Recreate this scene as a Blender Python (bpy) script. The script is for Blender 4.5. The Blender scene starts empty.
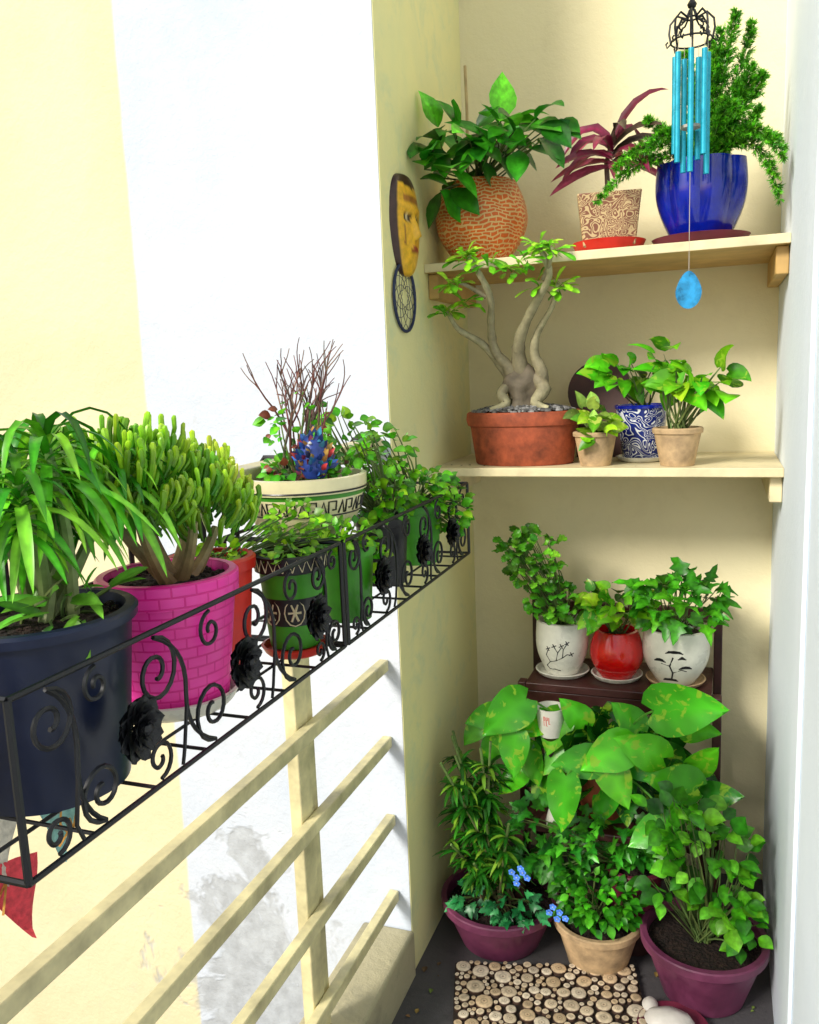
import bpy, math, random
from mathutils import Vector, Matrix, noise
random.seed(11)
V=Vector
sc=bpy.context.scene
UP=V((0,0,1))
XR=.141
# ------------------------------------------------------------------ materials
def newmat(name):
    m=bpy.data.materials.new(name);m.use_nodes=True
    nt=m.node_tree;b=nt.nodes['Principled BSDF'];return m,nt,b
def N(nt,t,**k):
    n=nt.nodes.new(t)
    for a,v in k.items():
        if a in n.inputs: n.inputs[a].default_value=v
        else: setattr(n,a,v)
    return n
def mixc(nt,fac,a,b,blend='MIX'):
    n=nt.nodes.new('ShaderNodeMix');n.data_type='RGBA';n.blend_type=blend
    for s,v in ((0,fac),(6,a),(7,b)):
        if isinstance(v,bpy.types.NodeSocket): nt.links.new(v,n.inputs[s])
        elif s==0: n.inputs[0].default_value=v
        else: n.inputs[s].default_value=(*v,1) if len(v)==3 else v
    return n.outputs[2]
def ramp(nt,src,stops):
    r=nt.nodes.new('ShaderNodeValToRGB');e=r.color_ramp.elements
    while len(e)<len(stops): e.new(.5)
    for k,(p,c) in enumerate(stops):
        e[k].position=p;e[k].color=(c,c,c,1) if isinstance(c,(int,float)) else (*c,1)
    nt.links.new(src,r.inputs[0]);return r.outputs[0]
def obj_coord(nt):
    return nt.nodes.new('ShaderNodeTexCoord').outputs['Object']
def noise_t(nt,scale,detail=3,rough=.55,dist=0):
    n=N(nt,'ShaderNodeTexNoise',Scale=scale,Detail=min(detail,4),Roughness=rough,Distortion=dist)
    nt.links.new(obj_coord(nt),n.inputs['Vector']);return n.outputs[0]
def bump(nt,b,src,strength=.3,dist=.01):
    n=N(nt,'ShaderNodeBump',Strength=strength,Distance=dist)
    nt.links.new(src,n.inputs['Height']);nt.links.new(n.outputs[0],b.inputs['Normal'])
def solid(name,col,rough=.5,metal=0,var=.25,scale=18,bumpy=.15,coat=0,bscale=None,bd=.002):
    m,nt,b=newmat(name)
    n=noise_t(nt,scale,4,.65)
    dark=tuple(c*(1-var) for c in col);lite=tuple(min(1,c*(1+var*.6)) for c in col)
    f=ramp(nt,n,[(.3,0),(.7,1)])
    nt.links.new(mixc(nt,f,dark,lite),b.inputs['Base Color'])
    if rough<.5:
        rr=ramp(nt,n,[(.35,rough*.75),(.7,min(1,rough*1.7))]);nt.links.new(rr,b.inputs['Roughness'])
    else: b.inputs['Roughness'].default_value=rough
    b.inputs['Metallic'].default_value=metal
    b.inputs['Coat Weight'].default_value=coat
    if bumpy>.08: bump(nt,b,noise_t(nt,bscale or scale*6,3),bumpy,bd)
    return m
def wallmat(name,col,stain,amount=.35,seed=0,bs=1.0):
    m,nt,b=newmat(name)
    n1=noise_t(nt,1.7,4,.6,.6);f1=ramp(nt,n1,[(.42,0),(.72,1)])
    n2=noise_t(nt,9,4,.7,.3);f2=ramp(nt,n2,[(.52,0),(.8,1)])
    c=mixc(nt,f1,col,tuple(a*(1-amount*.35)+s*amount*.35 for a,s in zip(col,stain)))
    mm=nt.nodes.new('ShaderNodeMath');mm.operation='MULTIPLY';nt.links.new(f2,mm.inputs[0]);mm.inputs[1].default_value=amount*.6
    c=mixc(nt,mm.outputs[0],c,stain)
    nt.links.new(c,b.inputs['Base Color']);b.inputs['Roughness'].default_value=.75
    bump(nt,b,noise_t(nt,26,4,.75),.4*bs,.006)
    return m
def leafmat(name,vari=None,rough=.34,trans=.22,vs=28,thr=.56,vmix=.85):
    m,nt,b=newmat(name)
    at=nt.nodes.new('ShaderNodeAttribute');at.attribute_name='Col'
    c=at.outputs['Color']
    if vari:
        f=ramp(nt,noise_t(nt,vs,3,.55,.8),[(thr,0),(thr+.06,vmix)])
        c=mixc(nt,f,c,vari)
    else:
        c=mixc(nt,1.0,c,ramp(nt,noise_t(nt,70,2),[(.32,.75),(.68,1.25)]),'MULTIPLY')
    nt.links.new(c,b.inputs['Base Color']);b.inputs['Roughness'].default_value=rough
    b.inputs['Specular IOR Level'].default_value=.45
    tr=nt.nodes.new('ShaderNodeBsdfTranslucent');nt.links.new(c,tr.inputs['Color'])
    mx=nt.nodes.new('ShaderNodeMixShader');mx.inputs[0].default_value=trans
    nt.links.new(b.outputs[0],mx.inputs[1]);nt.links.new(tr.outputs[0],mx.inputs[2])
    nt.links.new(mx.outputs[0],nt.nodes['Material Output'].inputs['Surface'])
    return m
def colmat(name,rough=.6,bs=60,bst=.3):
    m,nt,b=newmat(name)
    at=nt.nodes.new('ShaderNodeAttribute');at.attribute_name='Col'
    n=ramp(nt,noise_t(nt,bs,3),[(.25,.65),(.75,1.25)])
    nt.links.new(mixc(nt,1.0,at.outputs['Color'],n,'MULTIPLY'),b.inputs['Base Color'])
    b.inputs['Roughness'].default_value=rough
    if bst: bump(nt,b,noise_t(nt,bs*2,3),bst,.003)
    return m
def linepattern(name,base,line,scale=14,lo=.45,hi=.53,rough=.45,dist=3.0,coat=.2):
    m,nt,b=newmat(name)
    v=N(nt,'ShaderNodeTexNoise',Scale=scale,Detail=0.0,Distortion=dist);nt.links.new(obj_coord(nt),v.inputs[0])
    s=nt.nodes.new('ShaderNodeMath');s.operation='MULTIPLY';s.inputs[1].default_value=7;nt.links.new(v.outputs[0],s.inputs[0])
    fr=nt.nodes.new('ShaderNodeMath');fr.operation='FRACT';nt.links.new(s.outputs[0],fr.inputs[0])
    f=ramp(nt,fr.outputs[0],[(lo-.06,0),(lo,1),(hi+.12,1),(hi+.18,0)])
    c=mixc(nt,f,base,line)
    nt.links.new(c,b.inputs['Base Color']);b.inputs['Roughness'].default_value=rough;b.inputs['Coat Weight'].default_value=coat
    return m
def weave(name,base,line,rough=.5):
    m,nt,b=newmat(name)
    a=nt.nodes.new('ShaderNodeAttribute');a.attribute_name='wrap'
    dn=N(nt,'ShaderNodeTexNoise',Scale=3.2,Detail=1.0);nt.links.new(a.outputs['Vector'],dn.inputs['Vector'])
    sub=nt.nodes.new('ShaderNodeVectorMath');sub.operation='SUBTRACT';nt.links.new(dn.outputs['Color'],sub.inputs[0]);sub.inputs[1].default_value=(.5,.5,.5)
    scl=nt.nodes.new('ShaderNodeVectorMath');scl.operation='SCALE';nt.links.new(sub.outputs[0],scl.inputs[0]);scl.inputs['Scale'].default_value=.22
    add=nt.nodes.new('ShaderNodeVectorMath');add.operation='ADD';nt.links.new(a.outputs['Vector'],add.inputs[0]);nt.links.new(scl.outputs[0],add.inputs[1])
    br=N(nt,'ShaderNodeTexBrick',Scale=1.0);br.inputs['Mortar Size'].default_value=.014;br.inputs['Mortar Smooth'].default_value=.25
    br.inputs['Brick Width'].default_value=.15;br.inputs['Row Height'].default_value=.066
    nt.links.new(add.outputs[0],br.inputs['Vector'])
    n=ramp(nt,noise_t(nt,22,3),[(.3,.8),(.7,1.1)])
    nt.links.new(mixc(nt,1.0,mixc(nt,br.outputs['Fac'],base,line),n,'MULTIPLY'),b.inputs['Base Color'])
    b.inputs['Roughness'].default_value=rough
    inv=nt.nodes.new('ShaderNodeMath');inv.operation='SUBTRACT';inv.inputs[0].default_value=1;nt.links.new(br.outputs['Fac'],inv.inputs[1])
    bump(nt,b,inv.outputs[0],.8,.005)
    return m
def exterior():
    m,nt,b=newmat('exterior_wall_paint')
    g=nt.nodes.new('ShaderNodeNewGeometry');sx=nt.nodes.new('ShaderNodeSeparateXYZ');nt.links.new(g.outputs['Position'],sx.inputs[0])
    n=noise_t(nt,6,4)
    def math_(op,a,bv):
        k=nt.nodes.new('ShaderNodeMath');k.operation=op
        for s,v in ((0,a),(1,bv)):
            if isinstance(v,bpy.types.NodeSocket): nt.links.new(v,k.inputs[s])
            else: k.inputs[s].default_value=v
        return k.outputs[0]
    xj=math_('ADD',sx.outputs[0],math_('MULTIPLY',math_('SUBTRACT',n,.5),.012))
    f=ramp(nt,math_('ADD',xj,1.87),[(.498,0),(.504,1)])
    n1=ramp(nt,noise_t(nt,1.6,4,.62,.5),[(.40,0),(.72,1)])
    yel=mixc(nt,n1,(.78,.70,.45),(.70,.61,.37))
    whi=mixc(nt,n1,(.64,.68,.74),(.54,.61,.71))
    c=mixc(nt,f,yel,whi)
    sc_=ramp(nt,noise_t(nt,14,4,.75,.5),[(.58,0),(.74,.22)])
    c=mixc(nt,sc_,c,(.50,.48,.43))
    nz=noise_t(nt,4.0,4,.7,.6)
    dx=math_('ABSOLUTE',math_('ADD',sx.outputs[0],1.17),0)
    dz=math_('ABSOLUTE',math_('ADD',sx.outputs[2],.20),0)
    d=math_('ADD',math_('MULTIPLY',dx,1.2),math_('MULTIPLY',dz,.7))
    pt=math_('SUBTRACT',nz,d)
    pf=ramp(nt,math_('ADD',pt,.5),[(.62,0),(.68,.7)])
    grey=mixc(nt,ramp(nt,noise_t(nt,30,4),[(.3,0),(.7,1)]),(.30,.31,.31),(.50,.53,.55))
    c=mixc(nt,pf,c,grey)
    nt.links.new(c,b.inputs['Base Color']);b.inputs['Roughness'].default_value=.8
    h=math_('SUBTRACT',noise_t(nt,22,4,.75),math_('MULTIPLY',pf,.8))
    bump(nt,b,h,.45,.008)
    return m
M={}
M['ext']=exterior()
M['cream']=wallmat('cream_wall_paint',(.86,.775,.50),(.64,.55,.32),.5)
M['side']=wallmat('yellow_wall_paint',(.86,.79,.38),(.46,.60,.42),.85)
M['white']=wallmat('white_wall_paint',(.80,.88,.96),(.64,.74,.84),.3)
M['conc']=wallmat('grey_concrete',(.50,.45,.28),(.11,.11,.09),1.0,bs=2)
M['floor']=wallmat('floor_cement',(.085,.08,.085),(.025,.024,.024),.9)
M['ground']=solid('ground_earth',(.16,.15,.11),.9,scale=2)
M['rail']=solid('cream_enamel',(.68,.61,.34),.45,var=.4,scale=11)
M['iron']=solid('black_wrought_iron',(.003,.004,.007),.5,.0,var=.3,scale=60,bumpy=0)
M['shelf']=solid('laminate_edge',(.76,.66,.40),.5,scale=9,var=.22)
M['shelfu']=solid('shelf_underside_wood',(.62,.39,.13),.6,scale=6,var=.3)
M['dwood']=solid('dark_red_wood',(.055,.014,.012),.4,scale=14,var=.5)
M['soil']=solid('potting_soil',(.026,.013,.008),.95,scale=40,var=.7,bumpy=1,bscale=90,bd=.02)
M['gravel']=colmat('gravel_stone',.8,60,0)
M['leaf']=leafmat('leaf_green')
M['leafv']=leafmat('leaf_variegated',(.30,.52,.03),.26,vs=34,thr=.57,vmix=.75)
M['leafr']=leafmat('leaf_cordyline',None,.35,.15)
M['leafy']=leafmat('leaf_cream_splash',(.50,.60,.10),.35,vs=50,thr=.58)
M['jade']=leafmat('succulent_finger',None,.3,.12)
M['stem']=colmat('stem_bark',.6,70,0)
M['bark']=colmat('caudex_bark',.7,50,.7)
M['terra']=solid('terracotta',(.36,.075,.028),.7,scale=20,var=.6,bumpy=.35)
M['terra2']=solid('pale_terracotta',(.54,.37,.20),.8,scale=18,var=.45,bumpy=.3)
M['orange']=weave('orange_woven_glaze',(.70,.13,.010),(.78,.50,.20))
M['bwmaze']=linepattern('blue_white_maze_glaze',(.006,.018,.17),(.72,.76,.80),15,.42,.52,.25)
M['sqpat']=linepattern('engraved_stone_glaze',(.22,.08,.04),(.60,.44,.22),24,.36,.62,.6)
M['cobalt']=solid('cobalt_glaze',(.002,.014,.36),.14,scale=10,var=.45,bumpy=.05,coat=.6)
M['red']=solid('red_glaze',(.66,.004,.005),.2,scale=14,var=.35,bumpy=.05,coat=.5)
M['redp']=solid('red_plastic',(.64,.022,.012),.4,scale=14,var=.2,bumpy=.05)
M['maroon']=solid('maroon_plastic',(.15,.015,.04),.4,scale=14,var=.3,bumpy=.1)
M['mauve']=solid('mauve_plastic',(.18,.038,.095),.42,scale=8,var=.5,bumpy=.12)
M['navy']=solid('navy_plastic',(.004,.010,.040),.4,scale=8,var=.4,bumpy=.1)
M['greenp']=solid('green_plastic',(.05,.30,.012),.4,scale=14,var=.3,bumpy=.1)
M['whitec']=solid('white_ceramic',(.74,.73,.64),.25,scale=12,var=.18,bumpy=.05,coat=.3)
M['creamc']=solid('cream_ceramic',(.74,.68,.40),.3,scale=12,var=.15,bumpy=.05,coat=.3)
M['blackp']=solid('black_paint',(.010,.010,.012),.4,scale=20,bumpy=.05)
M['turq']=solid('turquoise_anodised_tube',(.015,.40,.56),.28,.25,scale=20,var=.2,bumpy=.03)
M['disc']=solid('teal_wind_catcher',(.010,.26,.55),.3,.1,scale=40,var=.6)
M['dbrown']=solid('dark_brown_wood',(.045,.012,.008),.65,scale=20,var=.4)
M['dnavy']=solid('navy_thread',(.015,.025,.08),.6,scale=40)
M['thread']=solid('pale_thread',(.45,.42,.36),.7,scale=40)
M['stick']=solid('bamboo_cane',(.50,.36,.16),.6,scale=20)
M['matw']=colmat('wood_slice_grain',.7,90,0)
M['cloth']=colmat('cotton_cloth',.85,120,.4)
M['orn']=colmat('painted_ornament',.35,60,.1)
M['peb']=solid('white_pebble',(.66,.62,.56),.5,scale=10)
M['dry']=colmat('dry_leaf',.8,80,0)
M['petal']=leafmat('blue_petal',None,.5,.2)
m,nt,b=newmat('pink_brick_plastic')
br=N(nt,'ShaderNodeTexBrick',Scale=1.0);br.inputs['Mortar Size'].default_value=.009;br.inputs['Brick Width'].default_value=.20;br.inputs['Row Height'].default_value=.09
uvn=nt.nodes.new('ShaderNodeAttribute');uvn.attribute_name='wrap'
nt.links.new(uvn.outputs['Vector'],br.inputs['Vector'])
f=br.outputs['Fac']
nt.links.new(mixc(nt,f,mixc(nt,ramp(nt,noise_t(nt,10,4),[(.3,0),(.7,1)]),(.84,.014,.30),(.93,.07,.46)),(.74,.012,.26)),b.inputs['Base Color'])
b.inputs['Roughness'].default_value=.36
inv=nt.nodes.new('ShaderNodeMath');inv.operation='SUBTRACT';inv.inputs[0].default_value=1;nt.links.new(f,inv.inputs[1])
bump(nt,b,inv.outputs[0],.5,.004);M['pink']=m

# ------------------------------------------------------------------ mesh builder
class B:
    def __init__(s): s.v=[];s.f=[];s.m=[];s.c=[];s.w=[]
    def av(s,p,c=(1,1,1),w=(0,0,0)):
        s.v.append((p[0],p[1],p[2]));s.c.append((c[0],c[1],c[2],1));s.w.append(w);return len(s.v)-1
    def af(s,ids,m=0): s.f.append(ids);s.m.append(m)
    def box(s,lo,hi,m=0,c=(1,1,1)):
        x0,y0,z0=lo;x1,y1,z1=hi
        i=[s.av(p,c) for p in ((x0,y0,z0),(x1,y0,z0),(x1,y1,z0),(x0,y1,z0),(x0,y0,z1),(x1,y0,z1),(x1,y1,z1),(x0,y1,z1))]
        for q in ((0,3,2,1),(4,5,6,7),(0,1,5,4),(1,2,6,5),(2,3,7,6),(3,0,4,7)): s.af([i[k] for k in q],m)
    def tube(s,pts,r,seg=6,m=0,c=(1,1,1),c2=None,cap=True):
        pts=[V(p) for p in pts];n=len(pts)
        if not isinstance(r,(list,tuple)): r=[r]*n
        rings=[];t0=(pts[1]-pts[0]).normalized()
        a=t0.cross(V((.13,.31,.94)));a=a.normalized() if a.length>.05 else t0.cross(V((1,0,0))).normalized()
        for k,p in enumerate(pts):
            t=(pts[min(k+1,n-1)]-pts[max(k-1,0)])
            t=t.normalized() if t.length>1e-9 else t0
            a=(a-t*a.dot(t));a=a.normalized();b=t.cross(a)
            cc=c if c2 is None else tuple(x+(y-x)*k/(n-1) for x,y in zip(c,c2))
            rings.append([s.av(p+(a*math.cos(6.28318*q/seg)+b*math.sin(6.28318*q/seg))*r[k],cc) for q in range(seg)])
        for k in range(n-1):
            for q in range(seg):
                q2=(q+1)%seg;s.af([rings[k][q],rings[k][q2],rings[k+1][q2],rings[k+1][q]],m)
        if cap: s.af(rings[0][::-1],m);s.af(rings[-1],m)
    def lathe(s,cen,prof,seg=48,mats=0,flute=None,sx=1,sy=1,c=(1,1,1),rot=0):
        cen=V(cen);rings=[];R=max(p[0] for p in prof)
        for (r,z) in prof:
            if r<1e-6: rings.append([s.av(cen+V((0,0,z)),c)])
            else:
                ring=[]
                for q in range(seg):
                    a=6.2831853*q/seg+rot;rr=r*(flute(a,z) if flute else 1)
                    ring.append(s.av(cen+V((rr*math.cos(a)*sx,rr*math.sin(a)*sy,z)),c,(a*R*7.0,z*7.0,0)))
                rings.append(ring)
        for k in range(len(rings)-1):
            A,Bq=rings[k],rings[k+1];mm=mats[k] if isinstance(mats,(list,tuple)) else mats
            if len(A)==1 and len(Bq)==1: continue
            for q in range(seg):
                q2=(q+1)%seg
                if len(A)==1: s.af([A[0],Bq[q2],Bq[q]],mm)
                elif len(Bq)==1: s.af([A[q],A[q2],Bq[0]],mm)
                else: s.af([A[q],A[q2],Bq[q2],Bq[q]],mm)
    def leaf(s,p,d,up,L,W,prof,droop=.3,fold=.18,c=(.05,.2,.03),m=0,lobe=0,wave=0,cross=2,mid=1.3):
        p=V(p);d=V(d).normalized();up=V(up);rows=[];n=len(prof);pt=0
        cur=p.copy();ti=random.uniform(.85,1.2);as_=random.uniform(-.12,.12)
        for ri,(t,w) in enumerate(prof):
            dd=(d+V((0,0,-1))*droop*t*1.3).normalized()
            side=dd.cross(up)
            if side.length<1e-3: side=dd.cross(V((.3,.8,.1)))
            side.normalize()
            cur=cur+(dd+side*as_*t)*(t-pt)*L;pt=t
            nn=side.cross(dd).normalized()
            row=[];ww=W*w
            ks=[-1,-.5,0,.5,1] if cross==2 else [-1,0,1]
            for k in ks:
                q=cur+side*ww*k+nn*(abs(k)*fold*ww)+nn*(wave*W*math.sin(t*9+k*2)*abs(k))-dd*(lobe*L*abs(k)*(1-t)**4)
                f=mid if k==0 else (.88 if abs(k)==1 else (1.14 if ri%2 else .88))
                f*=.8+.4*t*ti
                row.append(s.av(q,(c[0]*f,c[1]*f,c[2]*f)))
            rows.append(row)
        for a in range(n-1):
            for k in range(len(rows[0])-1):
                s.af([rows[a][k],rows[a][k+1],rows[a+1][k+1],rows[a+1][k]],m)
    def obj(s,name,mats,parent=None,ang=40,smooth=True):
        me=bpy.data.meshes.new(name);me.from_pydata(s.v,[],s.f);me.update()
        for mt in mats: me.materials.append(M[mt] if isinstance(mt,str) else mt)
        me.polygons.foreach_set('material_index',s.m)
        ca=me.color_attributes.new('Col','FLOAT_COLOR','POINT');ca.data.foreach_set('color',[x for c in s.c for x in c])
        at=me.attributes.new('wrap','FLOAT_VECTOR','POINT');at.data.foreach_set('vector',[x for w in s.w for x in w])
        if smooth:
            me.polygons.foreach_set('use_smooth',[True]*len(s.f));me.set_sharp_from_angle(angle=math.radians(ang))
        o=bpy.data.objects.new(name,me);sc.collection.objects.link(o)
        if parent:
            o.parent=parent;o.matrix_parent_inverse=Matrix.Translation(-parent.location)
        return o
def group(name,loc):
    e=bpy.data.objects.new(name,None);e.location=loc;e.empty_display_size=.05;sc.collection.objects.link(e);return e
def bevel(o,w=.003,seg=2):
    md=o.modifiers.new('bevel','BEVEL');md.width=w;md.segments=seg;md.limit_method='ANGLE';return o
HEART=[(0,.35),(.06,.72),(.16,.96),(.28,1),(.45,.9),(.62,.68),(.78,.42),(.9,.2),(1,0)]
OVATE=[(0,.06),(.12,.5),(.3,.93),(.48,1),(.66,.78),(.84,.38),(1,0)]
ROUND=[(0,.1),(.12,.65),(.32,1),(.6,.98),(.85,.6),(1,0.05)]
STRAP=[(0,.45),(.15,.8),(.35,1),(.6,.9),(.8,.6),(1,0)]
IVY=[(0,.35),(.08,.9),(.2,.55),(.36,1.0),(.5,.45),(.75,.35),(1,0)]
SCAL=[(0,.3),(.1,.9),(.2,.7),(.35,1.1),(.48,.8),(.62,1.0),(.74,.6),(.86,.6),(1,0.05)]
SM=[(0,.1),(.35,1),(.7,.7),(1,0)]
def rc(c,v=.4):
    k=1+random.uniform(-v,v);h=random.uniform(-.15,.25)
    return (c[0]*k*(1+h),c[1]*k,c[2]*k)
def pick(cols): return rc(random.choice(cols))
def rnd(): return V((random.gauss(0,1),random.gauss(0,1),random.gauss(0,1))).normalized()
def curve(a,b,bulge,n=6):
    a=V(a);b=V(b);mid=(a+b)/2+V(bulge);return [a*(1-t)**2+mid*2*t*(1-t)+b*t*t for t in [k/(n-1) for k in range(n)]]
def clampw(p):
    p=V(p);p.x=max(-.70,min(XR-.01,p.x)) if p.y>1.80 else p.x
    return p
def bush(b,root,ells,L,wr,prof,cols,droop=.4,stemc=(.10,.16,.04),stems=.5,fold=.2,m=0,ms=1,lobe=0,wave=0,front=.5,outw=.8,sr=.0016,cross=2,face=.5,v0=.35):
    root=V(root)
    for (cx,cy,cz,rx,ry,rz,n) in ells:
        c=V((cx,cy,cz))
        for _ in range(n):
            q=rnd();rr=random.uniform(v0,1)**.6
            if random.random()<front and q.y>0: q.y=-q.y
            p=c+V((q.x*rx,q.y*ry,q.z*rz))*rr
            p=clampw(p)
            d=(V((q.x,q.y,q.z*.6))*outw+rnd()*.55+V((0,0,.15))).normalized()
            ll=random.uniform(*L)
            up=(V((0,0,1))*(1-face)+V((.25,-.9,.3))*face+rnd()*.35)
            tip=p+d*ll
            if tip.y>1.8 and (tip.x<-.70 or tip.x>XR-.004): d.x=-d.x*.5
            if tip.y>2.47: d.y=-abs(d.y)
            col=pick(cols)
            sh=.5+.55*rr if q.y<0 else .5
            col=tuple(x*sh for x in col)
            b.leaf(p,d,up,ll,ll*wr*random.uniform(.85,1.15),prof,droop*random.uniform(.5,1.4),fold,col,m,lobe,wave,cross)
            if random.random()<stems:
                r0=root+V((random.uniform(-1,1),random.uniform(-1,1),0))*.02
                b.tube(curve(r0,p,V((q.x*rx,q.y*ry,abs(rz))) *.4,6),[sr*1.3,sr*1.2,sr*1.1,sr,sr,sr*.7],4,ms,rc(stemc),cap=False)
G1=[(.020,.19,.006),(.03,.26,.008),(.05,.34,.010)]
G2=[(.055,.36,.008),(.09,.45,.010),(.14,.54,.015)]
GY=[(.20,.54,.010),(.29,.62,.02),(.13,.45,.010)]
def std_prof(rb,rt,h,lip=.006,lh=.018,soil=.02,wall=.006):
    return [(0,0),(rb,0),(rb+(rt-rb)*.03,.004),(rt-.001,h-lh),(rt+lip,h-lh+.001),(rt+lip+.001,h-.003),(rt+lip-.002,h),(rt-wall,h),(rt-wall-.003,h-soil),(rt*.6,h-soil+.004),(0,h-soil+.007)]
STDM=[0,0,0,0,1,1,1,1,2,2]
def crumbs(b,x,y,z,r,n,m=2):
    for _ in range(n):
        a=random.uniform(0,6.283);q=math.sqrt(random.random())*r;s=random.uniform(.002,.0055)
        b.lathe((x+q*math.cos(a),y+q*math.sin(a),z+s*.2),[(0,-s*.5),(s,0),(s*.7,s*.6),(0,s*.8)],5,m)
def stdpot(g,x,y,z,rb,rt,h,body,rim=None,seg=56,lip=.006,lh=.018,soil=.02,fl=None,name='pot'):
    b=B();b.lathe((x,y,z),std_prof(rb,rt,h,lip,lh,soil),seg,STDM,fl)
    if rt>.06: crumbs(b,x,y,z+h-soil+.003,rt*.85,160)
    return b.obj(name,[body,rim or body,'soil'],g,35)
def roundprof(rb,rm,rt,h,soil=.02,zm=.5):
    pr=[(0,0),(rb,0)]
    for k in range(1,13):
        t=k/12
        if t<zm: r=rb+(rm-rb)*math.sin(t/zm*math.pi/2)
        else: r=rt+(rm-rt)*math.cos((t-zm)/(1-zm)*math.pi/2)
        pr.append((r,h*t))
    pr+=[(rt-.006,h+.002),(rt-.009,h-soil),(rt*.5,h-soil+.004),(0,h-soil+.006)]
    return pr
def roundpot(g,x,y,z,rb,rm,rt,h,body,soil=.02,zm=.5,fl=None,seg=56,rim=None):
    pr=roundprof(rb,rm,rt,h,soil,zm);n=len(pr)-1
    ms=[0]*n;ms[-1]=2;ms[-2]=2;ms[-3]=1;ms[-4]=1
    b=B();b.lathe((x,y,z),pr,seg,ms,fl);return b.obj('pot',[body,rim or body,'soil'],g,35)
def saucer(g,x,y,z,r,h,mat):
    b=B();b.lathe((x,y,z),[(0,0),(r*.82,0),(r*.9,h*.3),(r,h),(r-.004,h+.001),(r*.84,h*.35),(0,h*.3)],48,0);return b.obj('saucer',[mat],g,50)
def stroke(b,cx,cy,cz,rfun,pts,w,m=0,c=(1,1,1)):
    P=[]
    for (a,z) in pts:
        aa=math.radians(a);r=rfun(z)-w*.45;P.append((cx+r*math.cos(aa),cy+r*math.sin(aa),cz+z))
    b.tube(P,w,5,m,c)
# ------------------------------------------------------------------ setting
b=B();b.box((-60,-60,-3.3),(60,60,-3.2));b.obj('ground',['ground'],smooth=False)
b=B();b.box((-.83,-2.5,-.15),(.9,2.489,0));o=b.obj('balcony_floor',['floor'],smooth=False)
g=group('exterior_wall',(-2.5,1.9,0))
b=B();b.box((-7,1.82,-3.2),(-.7102,2.62,3.6));b.obj('wall_body',['ext'],g,smooth=False)
g=group('niche_side_wall',(-.71,2.15,1))
b=B();b.box((-.7120,1.822,-.1),(-.708,2.4898,3.6));b.obj('plaster',['side'],g,smooth=False)
b=B();b.box((-.7095,2.49,-.1),(.9,2.62,3.6));b.obj('niche_back_wall',['cream'],smooth=False)
g=group('right_wall',(.16,1,1))
b=B();b.box((XR,-2.5,-.1),(.9,2.4899,3.6));b.obj('wall_body',['white'],g,smooth=False)
b=B();b.box((XR-.008,1.50,0.001),(XR-.0001,1.62,3.5));bevel(b.obj('door_jamb_trim',['white'],g),.002)
b=B();b.box((-.84,-2.5,-.16),(-.70,1.819,.12));bevel(b.obj('balcony_kerb',['conc']),.008,3)
g=group('balcony_railing',(-.75,.5,.12))
for z in (.21,.415,.62,.815,):
    b=B();b.box((-.762,-2.4,z-.014),(-.738,1.8185,z+.014));bevel(b.obj('rail_bar',['rail'],g),.003)
b=B();b.box((-.775,-2.4,1.325),(-.725,1.8185,1.36));bevel(b.obj('handrail',['rail'],g),.004)
for y in (-1.9,-.8,.3,1.39):
    b=B();b.box((-.79,y,.1195),(-.7635,y+.05,1.3249));bevel(b.obj('post',['rail'],g),.003)
    b=B();b.box((-.79,y+.053,.1197),(-.77,y+.085,1.3247));bevel(b.obj('post_flange',['rail'],g),.003)
Z1=1.776;Z2=1.259
for z,top in ((Z1,1),(Z2,0)):
    g=group('wall_shelf',(-.28,2.3,z))
    b=B();b.box((-.7075,2.10,z-.022),(XR-.0005,2.4895,z))
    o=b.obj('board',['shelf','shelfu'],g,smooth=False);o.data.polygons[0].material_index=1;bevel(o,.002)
    for x0 in (-.7073,XR-.029):
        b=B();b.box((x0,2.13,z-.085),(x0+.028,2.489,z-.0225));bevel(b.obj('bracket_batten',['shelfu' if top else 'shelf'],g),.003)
g=group('wooden_plant_stand',(-.25,2.3,0))
for (lo,hi) in (((-.49,2.20,.632),(-.005,2.44,.655)),((-.465,2.02,.32),(-.03,2.19,.34)),
                ((-.512,2.41,0),(-.4905,2.445,.86)),((-.0045,2.41,0),(.018,2.445,.86)),
                ((-.512,2.20,0),(-.4905,2.235,.655)),((-.0045,2.20,0),(.018,2.235,.655)),
                ((-.49,2.42,.79),(-.005,2.438,.83)),
                ((-.4902,2.03,.27),(-.4655,2.235,.319)),((-.0295,2.03,.27),(-.005,2.235,.319)),((-.4904,2.03,0),(-.4657,2.05,.269)),((-.0293,2.03,0),(-.0052,2.05,.269)),
                ((-.49,2.205,.59),(-.005,2.218,.6315))):
    b=B();b.box(lo,hi);bevel(b.obj('slat',['dwood'],g),.003)
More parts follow.
